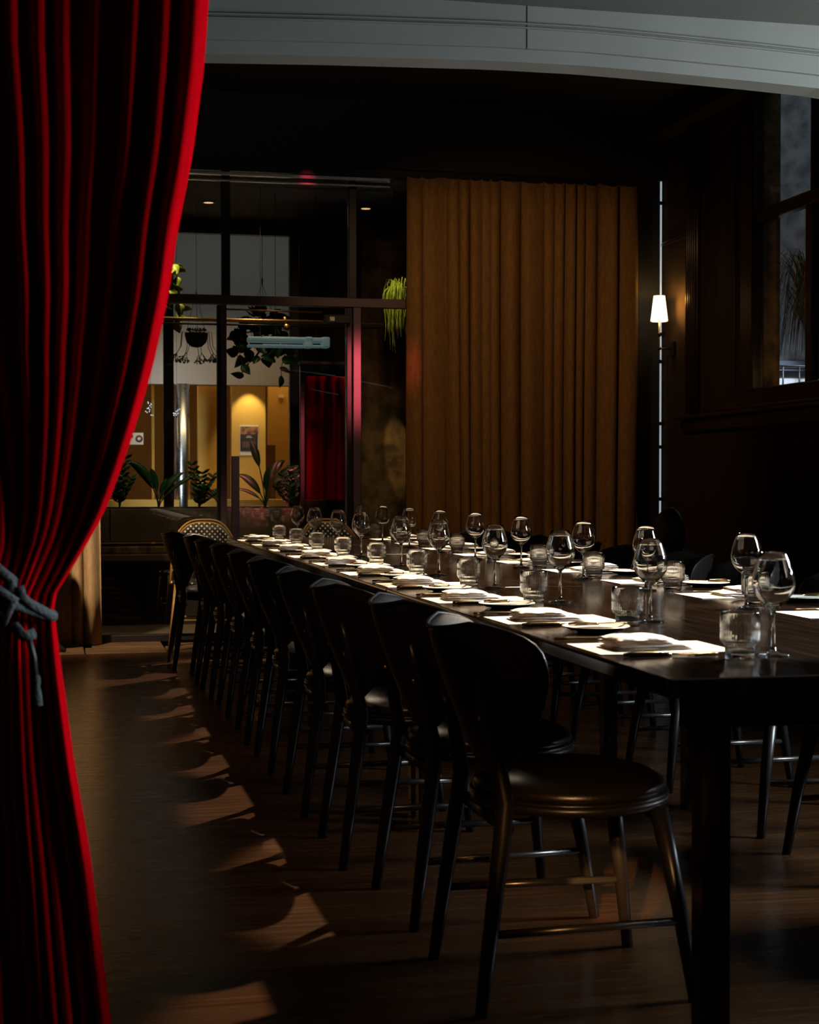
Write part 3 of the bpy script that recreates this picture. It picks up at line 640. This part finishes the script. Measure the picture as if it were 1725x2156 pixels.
def PC(u, v):
    z = .012 + (ZTOP - .012) * v; xr = smooth_edge(z); xl = interp(left, z)
    cl = math.exp(-((z - ZT) / .10) ** 2)
    g = u + .012 * sin(2 * pi * u * 2.3 + 1) + .006 * sin(2 * pi * u * 6.1 + .8 * z)
    n = 23
    p = 2 * pi * n * g + .9 * sin(1.3 * z + 9 * u)
    wv = sin(p); wv = math.copysign(abs(wv) ** .85, wv)
    A = (.030 + .010 * sin(2 * pi * u * 5 + 2 * z)) * (1 - .45 * cl) * (1 - .15 * v)
    if z < ZT: A *= 1.15
    X = xl + (xr - xl) * u + .004 * cos(p) * (1 - cl)
    bulge = .07 * cl * sin(pi * u)
    return (X, YC + A * wv + .25 * A * sin(2 * p + 2 * u) - bulge, z)
r = empty('red_curtain', (0, 0, 0)); tag(r, 'heavy red velvet curtain gathered at the left of the view', 'curtain')
MB().grid(PC, 27 * 14 + 1, 90).build('drape_panel', M['velvet'], r, solid=.004)
MB().box(-1.4, .6, YC - .02, YC + .02, 2.49, 2.514).build('header_track', M['blackmetal'], r, smooth=False)
# rope tieback
r = empty('rope_tieback', (0, YC, ZT)); tag(r, 'knotted teal grey rope tieback around the red curtain', 'tieback')
pts = []
for i in range(41):
    t = 2 * pi * i / 40; pts.append((-.14 + .140 * cos(t), -.01 + .105 * sin(t) , .02 - .052 * cos(t) + .006))
MB().tube(pts, .0085, 10).build('band', M['rope'], r)
mb = MB()
knot = [(-.150, -.135, .030), (-.115, -.150, .055), (-.085, -.155, .060), (-.062, -.150, .040), (-.066, -.150, .018), (-.085, -.160, .005), (-.075, -.160, -.012)]
mb.tube(knot, .010, 10)
mb.tube([(-.052, -.150, .030), (-.046, -.155, .012), (-.034, -.148, .002), (-.012, -.125, -.012), (.000, -.085, -.022)], .0085, 10)
mb.tube([(-.060, -.150, -.030), (-.045, -.16, -.046), (-.028, -.155, -.042)], .009, 10)
mb.tube([(-.11, -.14, .02), (-.09, -.16, .03), (-.06, -.165, .010), (-.075, -.16, -.02), (-.11, -.15, -.01), (-.10, -.14, .03)], .0105, 10)
mb.build('knot', M['rope'], r)
MB().tube([(-.04, -.15, -.04), (-.03, -.155, -.08), (-.028, -.15, -.11)], .005, 8).build('hanging_cord', M['cable'], r)
MB().lathe([(.001, .0), (.006, -.005), (.007, -.016), (.005, -.02), (.008, -.03), (.010, -.05), (.001, -.052)], 16, (-.026, -.15, -.105)).build('tassel', M['rope'], r)

# ---------------------------------------------------------------- wall sconce
r = empty('wall_lamp', (4.235, 10.72, 2.04)); tag(r, 'slim wall lamp with a lit cream tapered shade', 'wall lamp')
seg = 48; prof = [(.060, .195), (.038, .375)]
mb = MB(); vs = []; fs = []
for (rr, z) in prof:
    for k in range(seg):
        t = 2 * pi * k / seg; q = rr + .0012 * (1 if k % 2 else -1); vs.append((q * cos(t), q * sin(t), z))
fs = [(k, (k + 1) % seg, seg + (k + 1) % seg, seg + k) for k in range(seg)]
mb.add(vs, fs); sh = mb.build('lamp_shade', M['lampshade'], r, smooth=False, solid=.0015)
mb = MB()
for k in range(24):
    t = 2 * pi * k / 24; mb.lathe([(.0001, -.004), (.004, 0), (.0001, .004)], 6, (.060 * cos(t), .060 * sin(t), .193)); mb.lathe([(.0001, -.003), (.003, 0), (.0001, .003)], 6, (.038 * cos(t), .038 * sin(t), .377))
mb.build('scalloped_trim', M['terracotta'], sh)
MB().tube([(0, 0, -.10), (0, 0, .30)], .006, 10).build('stem', M['brass'], r)
MB().tube([(0, 0, -.105), (0, 0, -.075)], .009, 10).tube([(0, 0, .085), (0, 0, .115)], .011, 10).build('collar', M['blackmetal'], r)
MB().tube([(0, 0, 0), (.09, 0, 0)], .006, 10).tube([(-.008, 0, 0), (.01, 0, 0)], .012, 10).build('arm', M['blackmetal'], r)
MB().box(.09, .114, -.035, .035, -.055, .05).build('wall_plate', M['blackmetal'], r, smooth=False, bevel=.004)
pl = bpy.data.lights.new('wall_lamp_bulb', 'POINT'); pl.energy = 1.2; pl.color = (1, .60, .22); pl.shadow_soft_size = .012
po = bpy.data.objects.new('wall_lamp_bulb', pl); COL.objects.link(po); po.location = (4.235, 10.72, 2.02 + .40)
sp = spot('wall_lamp_glow', (4.185, 10.63, 2.335), (4.35, 10.57, 2.335), 12, 110, (1, .50, .12), 1, .03)

# ---------------------------------------------------------------- dining tables
ORD = ['nearest', 'second', 'third', 'fourth', 'fifth', 'sixth', 'seventh', 'eighth', 'ninth', 'farthest']
TX0, TX1, TZ = 1.045, 2.19, .745
def table(y0, y1, label, legs, near=False):
    r = empty('dining_table', ((TX0 + TX1) / 2, (y0 + y1) / 2, 0)); tag(r, label, 'table', 'tables pushed together end to end')
    hx = (TX1 - TX0) / 2; hy = (y1 - y0) / 2
    MB().box(-hx, hx, -hy + .002, hy - .002, TZ - .034, TZ).build('tabletop', M['table'], r, smooth=False, bevel=.006)
    MB().box(-hx + .06, hx - .06, -hy + .07, -hy + .10, TZ - .10, TZ - .034).box(-hx + .06, hx - .06, hy - .10, hy - .07, TZ - .10, TZ - .034) \
        .box(-hx + .30, -hx + .33, -hy + .10, hy - .10, TZ - .09, TZ - .034).box(hx - .33, hx - .30, -hy + .10, hy - .10, TZ - .09, TZ - .034).build('apron', M['table'], r, smooth=False, bevel=.003)
    for sx, yy in legs:
        x = sx * (hx - .112); MB().box(x - .027, x + .027, yy - .027, yy + .027, 0, TZ - .036).build('leg', M['table'], r, smooth=False, bevel=.003)
table(2.60, 5.0, 'nearest dark wooden table, its square corner facing the viewer', [(-1, -1.13), (1, -1.13), (-1, 1.12), (1, 1.165)])
table(5.0, 7.4, 'middle dark wooden table of the long row', [(-1, -1.168), (1, -.43), (-1, .93), (1, .90)])
table(7.4, 9.8, 'farthest dark wooden table, ending near the glazed wall', [(-1, -.76), (1, -.815), (-1, 1.168), (1, 1.168)])

# ---------------------------------------------------------------- dining chair (faces +x), origin on floor
def make_chair():
    r = empty('dining_chair')
    def wprof(t):
        if t <= .7: return .095 + .145 * sin(pi / 2 * (t / .7)) ** .9
        return .24 * (1 - .42 * ((t - .7) / .3) ** 2.4)
    nu, nv = 25, 19
    def surf(u, v, inner):
        s_ = u * 2 - 1; t = v; wv = wprof(t)
        yy = wv * sin(s_ * pi / 2 * .98)
        z = .475 + .305 * t + .052 * (abs(yy) / .24) ** 2 * t
        if t > .9: z -= .0
        xb = -.180 - .115 * t + .02 * (t - .5) ** 2
        x = xb + .15 * (yy / .24) ** 2
        e = (1 - abs(s_) ** 5) * (1 - abs(2 * t - 1) ** 6)
        th = (.012 + .030 * e)
        nx, ny = 1.0, -1.2 * (yy / .24)
        l = sqrt(nx * nx + ny * ny)
        if inner: x += nx / l * th * .8; yy += ny / l * th * .8
        else: x -= nx / l * th * .2; yy -= ny / l * th * .2
        return (x, yy, z)
    mb = MB(); vs = [surf(i / (nu - 1), j / (nv - 1), False) for j in range(nv) for i in range(nu)] + [surf(i / (nu - 1), j / (nv - 1), True) for j in range(nv) for i in range(nu)]
    N = nu * nv; fs = []
    for j in range(nv - 1):
        for i in range(nu - 1):
            a = j * nu + i; fs.append((a, a + nu, a + nu + 1, a + 1)); fs.append((N + a, N + a + 1, N + a + nu + 1, N + a + nu))
    for i in range(nu - 1):
        fs.append((i, i + 1, N + i + 1, N + i)); a = (nv - 1) * nu + i; fs.append((a, N + a, N + a + 1, a + 1))
    for j in range(nv - 1):
        a = j * nu; fs.append((a, N + a, N + a + nu, a + nu)); a = j * nu + nu - 1; fs.append((a, a + nu, N + a + nu, N + a))
    mb.add(vs, fs)
    back = mb.build('backrest', M['leather'], r, subsurf=1)
    # piping round the backrest edge
    pp = [surf(i / 30, 1, False) for i in range(31)] + [surf(1, 1 - i / 20, False) for i in range(1, 21)] + [surf(1 - i / 30, 0, False) for i in range(1, 31)] + [surf(0, i / 20, False) for i in range(1, 20)]
    MB().tube(pp + [pp[0]], .0045, 6, cap=False).build('piping', M['leather'], back)
    # seat: domed round cushion on a wooden ring
    prof = [(.001, .478), (.08, .477), (.14, .472), (.18, .462), (.205, .447), (.213, .435), (.208, .425), (.20, .421), (.001, .421)]
    o = MB().lathe(prof, 40, (.02, 0, 0)).build('seat', M['seatleather'], r)
    MB().lathe([(.205, .419), (.217, .417), (.219, .408), (.214, .398), (.200, .396), (.19, .40), (.001, .401)], 40, (.02, 0, 0)).build('seat_frame', M['chairwood'], r)
    MB().lathe([(.205, .425), (.2155, .4245), (.218, .421), (.2155, .4175), (.205, .417)], 40, (.02, 0, 0)).build('seat_piping', M['seatleather'], o)
    for sy in (-1, 1):
        g = MB().tube([(-.235, sy * .205, 0), (-.214, sy * .197, .15), (-.184, sy * .186, .36), (-.176, sy * .180, .43), (-.196, sy * .166, .55), (-.216, sy * .152, .64), (-.229, sy * .145, .69)],
                  [.0125, .0165, .0195, .0195, .017, .014, .008], 10).build('leg', M['chairwood'], r)
        MB().tube([(-.224, sy * .150, .60), (-.218, sy * .150, .601)], .006, 8).build('bolt', M['brass'], g)
        MB().tube([(.232, sy * .20, 0), (.205, sy * .178, .2), (.170, sy * .15, .40)], [.0125, .017, .021], 10).build('leg', M['chairwood'], r)
        MB().tube([(-.205, sy * .198, .165), (.212, sy * .182, .165)], [.009, .009], 8).build('rung', M['rung'], r)
    MB().tube([(-.17, -.18, .375), (-.17, .18, .375)], .014, 8).build('back_rail', M['chairwood'], r)
    MB().tube([(.18, -.15, .375), (.18, .15, .375)], .012, 8).build('front_rail', M['chairwood'], r)
    return r
chair = make_chair(); index_kids(chair)
LC = [(1.08, 3.31, 0), (1.08, 3.955, .03), (1.03, 4.58, -.02), (1.025, 5.29, .0), (1.02, 6.06, 0), (1.02, 6.76, -.02), (1.02, 7.54, .0), (1.00, 8.16, .01), (1.00, 8.87, -.02), (.92, 9.48, .0)]
desc = ['its round seat fully in view', 'just behind the nearest', 'third back along the row', 'fourth back along the row', 'fifth back along the row', 'sixth back along the row', 'seventh back along the row', 'eighth back along the row', 'next to last, near the glass', 'beside the stone threshold']
for i, (x, yy, a) in enumerate(LC):
    o = chair if i == 0 else copy_tree(chair); o.location = (x, yy, 0); o.rotation_euler.z = a
    tag(o, '%s black leather chair on the table\'s left side, %s' % (ORD[i], desc[i]), 'chair', 'dining chairs on the left side')
RC = [(2.32, 3.42, 0), (2.33, 4.09, .03), (2.34, 4.69, 0), (2.33, 5.42, .02), (2.34, 6.10, 0), (2.34, 6.77, 0), (2.34, 7.46, 0), (2.34, 8.12, 0), (2.34, 8.8, .02), (2.34, 9.45, 0)]
for i, (x, yy, a) in enumerate(RC):
    o = copy_tree(chair); o.location = (x, yy, 0); o.rotation_euler.z = pi + a
    tag(o, '%s black leather chair on the right side of the table' % ORD[i], 'chair', 'dining chairs on the right side')
# oval backed chair behind the right row
r = empty('oval_back_chair', (2.95, 7.75, 0), radians(200)); tag(r, 'taller black chair with an oval back standing behind the right row', 'chair')
mb = MB(); mb.lathe([(.001, .02), (.08, .018), (.12, .005), (.125, -.01), (.001, -.02)], 28)
mb.v = [(-.20 - .03 * (z_ / .3) + q, x_, .80 + z_ * 1.25) for (z_, x_, q) in mb.v]
mb.build('backrest', M['leather'], r)
MB().lathe([(.001, .47), (.17, .465), (.205, .44), (.19, .42), (.001, .42)], 32).build('seat', M['leather'], r)
for sx in (-1, 1):
    for sy in (-1, 1): MB().tube([(sx * .21, sy * .19, 0), (sx * .16, sy * .15, .43)], [.012, .018], 8).build('leg', M['chairwood'], r)
    MB().tube([(-.17, sx * .10, .42), (-.23, sx * .09, .78)], .012, 8).build('back_post', M['chairwood'], r)

# ---------------------------------------------------------------- bistro chairs and cafe table at the far end
def bistro():
    r = empty('bistro_chair')
    # faces -y ; arched woven back
    def P(u, v):
        x = (u - .5) * .40; zt = .50 + .315 * (1 - (abs(u - .5) * 2) ** 3.2 * .45); z = .50 + (zt - .50) * v
        return (x, .18 + .05 * v - .10 * (abs(u - .5) * 2) ** 2, z)
    bk = MB().grid(P, 21, 9).build('woven_back', M['dots'], r, solid=.006)
    for off, rr in ((0, .010), (.022, .007)):
        pts = [(-.21 - off * .3, .10, .42)] + [Vector(P(i / 20, 1)) + Vector((0, .012, off)) for i in range(21)] + [(.21 + off * .3, .10, .42)]
        MB().tube(pts, rr, 8).build('rattan_hoop', M['rattan'], r)
    MB().lathe([(.001, .455), (.19, .452), (.205, .44), (.20, .425), (.001, .425)], 32, (0, -.02, 0)).build('seat', M['dots'], r)
    for sx in (-1, 1):
        for sy in (-1, 1): MB().tube([(sx * .20, sy * .18, 0), (sx * .16, sy * .13 , .43)], .013, 8).build('leg', M['rattan'], r)
    MB().tube([(-.18, -.15, .2), (.18, -.15, .2)], .008, 6).tube([(-.18, .15, .2), (.18, .15, .2)], .008, 6).build('stretcher', M['rattan'], r)
    return r
bc = bistro(); index_kids(bc)
bc.location = (.95, 10.38, -.0); bc.rotation_euler.z = -.15; tag(bc, 'rattan bistro chair with dotted weave, left of the table end', 'chair', 'bistro chairs by the glass')
b2 = copy_tree(bc); b2.location = (1.80, 10.27, 0); b2.rotation_euler.z = .1; tag(b2, 'rattan bistro chair with dotted weave, behind the farthest glasses', 'chair', 'bistro chairs by the glass')
r = empty('cafe_table', (-.39, 10.38, 0)); tag(r, 'small dark round cafe table on a curved iron foot behind the red curtain', 'table')
MB().lathe([(.001, .735), (.26, .735), (.28, .745), (.28, .76), (.27, .765), (.001, .765)], 40, (.2, .0, .0)).build('tabletop', M['table'], r)
MB().tube([(.2, 0, .06), (.2, 0, .74)], .03, 12).build('pedestal', M['blackmetal'], r)
for a in (90, 175, 270, 355):
    ca, sa = cos(radians(a)), sin(radians(a))
    MB().tube([(.2 + .02 * ca, .02 * sa, .26), (.2 + .10 * ca, .10 * sa, .22), (.2 + .18 * ca, .18 * sa, .10), (.2 + .24 * ca, .24 * sa, .022), (.2 + .27 * ca, .27 * sa, .012)], [.018, .017, .016, .02, .012], 8).build('foot', M['blackmetal'], r)
r = empty('bollard', (1.19, 10.60, 0)); tag(r, 'short square plum grey post standing in front of the glass door', 'post')
MB().box(-.025, .025, -.025, .025, .02, 1.26).build('shaft', M['plum'], r, smooth=False, bevel=.003)
MB().box(-.05, .05, -.05, .05, 0, .02).build('base_plate', M['plum'], r, smooth=False, bevel=.003)

# ---------------------------------------------------------------- place settings
def wine_mesh():
    outer = [(.0005, 0), (.033, .0), (.035, .0015), (.033, .003), (.012, .0055), (.006, .010), (.0042, .020), (.0038, .05), (.0040, .080), (.0065, .090), (.016, .099), (.027, .110), (.035, .123), (.0388, .138), (.0390, .150), (.0355, .168), (.0296, .188), (.0242, .2045), (.0237, .205)]
    inner = [(.0230, .2045), (.0283, .188), (.0342, .168), (.0377, .150), (.0375, .138), (.0337, .124), (.0257, .1115), (.015, .102), (.004, .098), (.0005, .0975)]
    sc = lambda r, z: (r * (1.09 if z > .095 else 1), z)
    return MB().lathe([sc(*p) for p in outer + inner], 40).build('wine_glass', M['glass'])
def tumbler_mesh():
    R0, R1 = .0285, .0378
    outer = [(.0005, 0), (.026, 0), (R0, .002), (R0, .012), (R0, .025), (.0305, .028), (R1 - .003, .032), (R1, .037), (R1, .05), (R1, .068), (R1, .088), (R1, .0915), (R1 - .001, .093)]
    inner = [(R1 - .0025, .0915), (R1 - .0028, .06), (R1 - .0028, .041), (.0325, .035), (.0245, .029), (.0245, .016), (.021, .012), (.0005, .0115)]
    return MB().lathe(outer + inner, 144, rib=.0006, ribn=46, ribz=(.0035, .0885)).build('water_tumbler', M['glass'])
def napkin_L():
    mb = MB()
    for k, (w_, d_, ox, oy) in enumerate([(.086, .062, 0, 0), (.084, .060, .001, .001), (.062, .056, -.021, .002), (.060, .055, -.020, .001)]):
        z = .001 + k * .0062
        def P(u, v, w_=w_, d_=d_, ox=ox, oy=oy, z=z, top=0):
            return None
        nu, nv = 14, 10; vs = []
        for lay in (0, 1):
            for j in range(nv):
                for i in range(nu):
                    a = i / (nu - 1) * 2 - 1; b = j / (nv - 1) * 2 - 1
                    e = max(abs(a), abs(b)) ** 8
                    zz = z + (.0060 * (1 - .7 * e) + .0016 * (1 - a * a) * (1 - b * b) * (k + 1) * .5 + .0008 * sin(7 * a + 3 * b + k) if lay else .0016 * e + .0016 * (1 - a * a) * (1 - b * b) * k * .5)
                    vs.append((ox + a * w_ * (1 - .02 * b * b), oy + b * d_ * (1 - .03 * a * a), zz))
        N = nu * nv; fs = []
        for j in range(nv - 1):
            for i in range(nu - 1):
                q = j * nu + i; fs += [(N + q, N + q + 1, N + q + nu + 1, N + q + nu), (q, q + nu, q + nu + 1, q + 1)]
        for i in range(nu - 1):
            fs += [(i, i + 1, N + i + 1, N + i)]; q = (nv - 1) * nu + i; fs += [(q + 1, q, N + q, N + q + 1)]
        for j in range(nv - 1):
            q = j * nu; fs += [(q + nu, q, N + q, N + q + nu)]; q = j * nu + nu - 1; fs += [(q, q + nu, N + q + nu, N + q)]
        mb.add(vs, fs)
    return mb.build('napkin', M['napkin'])
def mat_mesh(): return MB().box(-.147, .147, -.107, .107, 0, .0012).build('placemat', M['paper'], smooth=False)
def knife_mb(L=.20):
    mb = MB()
    mb.tube([(-L / 2, 0, .004), (-L / 2 + .02, 0, .0045), (-L * .05, 0, .0042), (0, 0, .003)], [.0035, .0052, .0045, .003], 8)
    vs = []; n = 8
    for i in range(n + 1):
        t = i / n; x = L / 2 * t; wd = .0085 * (1 - t ** 4) ** .5 + .0005
        vs += [(x, -wd * .9, .0030), (x, wd * .6, .0030), (x, -wd * .9, .0042), (x, wd * .6, .0042)]
    fs = []
    for i in range(n):
        a = i * 4; b = a + 4; fs += [(a, b, b + 1, a + 1), (a + 2, a + 3, b + 3, b + 2), (a, a + 2, b + 2, b), (a + 1, b + 1, b + 3, a + 3)]
    fs += [(0, 1, 3, 2), (n * 4, n * 4 + 2, n * 4 + 3, n * 4 + 1)]
    mb.add(vs, fs); return mb
def fork_mb(L=.19):
    mb = MB()
    mb.tube([(-L / 2, 0, .003), (-L / 2 + .03, 0, .004), (0, 0, .004), (.03, 0, .006), (.045, 0, .006)], [.004, .005, .003, .003, .009], 8, flat=.35)
    for k in range(4):
        y = -.0105 + k * .007; mb.tube([(.042, y, .006), (.06, y, .0045), (.08, y, .006), (L / 2 + .0, y, .011)], [.0019, .0017, .0015, .0009], 5)
    return mb
def plate_obj():
    r = empty('side_plate')
    MB().lathe([(.0005, .006), (.04, .006), (.058, .008), (.075, .014), (.077, .0148), (.0775, .0138)], 40).build('dish', M['plate'], r)
    MB().lathe([(.0005, .0), (.042, .0), (.045, .003), (.06, .005), (.0775, .0135), (.0765, .0125), (.058, .0075), (.0005, .0055)], 40).build('underside', M['platerim'], r)
    return r
random.seed(21)
P = dict(mat=mat_mesh(), nap=napkin_L(), tum=tumbler_mesh(), win=wine_mesh(), kn=knife_mb().build('table_knife', M['bronze']), fo=fork_mb().build('fork', M['bronze']),
         bk=knife_mb(.15).build('butter_knife', M['bronze']), pl=plate_obj())
index_kids(P['pl']); first = {k: True for k in P}
def put(key, loc, rz, label, cat, group):
    p = P[key]
    if first[key]: o = p; first[key] = False
    else: o = copy_tree(p) if key == 'pl' else p.copy()
    if o is not p and key != 'pl': COL.objects.link(o)
    o.location = loc; o.rotation_euler.z = rz
    tag(o, label, cat, group); return o
for side in ('left', 'right'):
    for k in range(10):
        Yc = 3.10 + .688 * k; T0 = TZ + .0004; n = ORD[k]
        jx = lambda s=.008: random.uniform(-s, s)
        pl_ = '%s place on the %s side' % (n, side)
        if side == 'left':
            put('mat', (1.212 + jx(.004), Yc + jx(), T0), jx(.02), 'cream paper placemat, %s of the table' % pl_, 'placemat', 'paper placemats')
            put('nap', (1.195 + jx(), Yc + jx(.01), T0 + .0014), jx(.1), 'folded cream napkin on the placemat, %s' % pl_, 'napkin', 'folded napkins')
            put('kn', (1.19 + jx(), Yc - .145 + jx(), T0), jx(.05), 'dark brass table knife beside the placemat, %s' % pl_, 'knife', 'table knives')
            put('fo', (1.16 + jx(), Yc + .20 + jx(), T0), jx(.08), 'dark brass fork beside the placemat, %s' % pl_, 'fork', 'forks')
            px, py = 1.215 + jx(), Yc + .375 + jx(.012)
            put('tum', ([(1.302, 2.869), (1.344, 3.60), (1.329, 4.315), (1.325, 5.02), (1.31, 5.71), (1.304, 6.43), (1.286, 7.11), (1.282, 7.815), (1.28, 8.48), (1.28, 9.14)][k] + (T0,)), jx(3), 'ribbed stepped water tumbler, %s of the table' % pl_, 'tumbler', 'ribbed water tumblers')
            gx, gy = [(1.395, 2.918), (1.435, 3.686), (1.416, 4.34), (1.399, 4.969), (1.389, 5.696), (1.388, 6.339), (1.383, 7.18), (1.388, 7.80), (1.385, 8.52), (1.39, 9.17)][k]
        else:
            put('mat', (2.01 + jx(.004), Yc + jx(), T0), jx(.02) + pi, 'cream paper placemat, %s of the table' % pl_, 'placemat', 'paper placemats')
            put('nap', (2.04 + jx(), Yc + jx(.01), T0 + .0014), jx(.1) + pi, 'folded cream napkin on the placemat, %s' % pl_, 'napkin', 'folded napkins')
            put('kn', (2.03 + jx(), Yc + .145 + jx(), T0), pi + jx(.05), 'dark brass table knife beside the placemat, %s' % pl_, 'knife', 'table knives')
            put('fo', (2.03 + jx(), Yc - .145 + jx(), T0), pi + jx(.08), 'dark brass fork beside the placemat, %s' % pl_, 'fork', 'forks')
            px, py = 2.10 + jx(), Yc - .265 + jx(.012)
            put('tum', ([(1.925, 3.40), (1.910, 4.11), (1.920, 4.739), (1.895, 5.42), (1.900, 6.09), (1.905, 6.79), (1.91, 7.46), (1.905, 8.14), (1.905, 8.84), (1.905, 9.44)][k] + (T0,)), jx(3), 'ribbed stepped water tumbler, %s of the table' % pl_, 'tumbler', 'ribbed water tumblers')
            gx, gy = [(1.84, 3.33), (1.835, 4.003), (1.835, 4.752), (1.835, 5.36), (1.835, 6.127), (1.838, 6.849), (1.84, 7.52), (1.84, 8.2), (1.84, 8.9), (1.84, 9.5)][k]
        put('pl', (px, py, T0), jx(3), 'small round side plate, %s of the table' % pl_, 'plate', 'side plates')
        put('bk', (px + .01, py + .01, T0 + .0145), (.2 if side == 'left' else pi - .2) + jx(.2), 'small knife lying on the side plate, %s' % pl_, 'knife', 'butter knives')
        put('win', (gx, gy, T0), jx(3), 'tall clear wine glass, %s of the table' % pl_, 'wine glass', 'wine glasses')
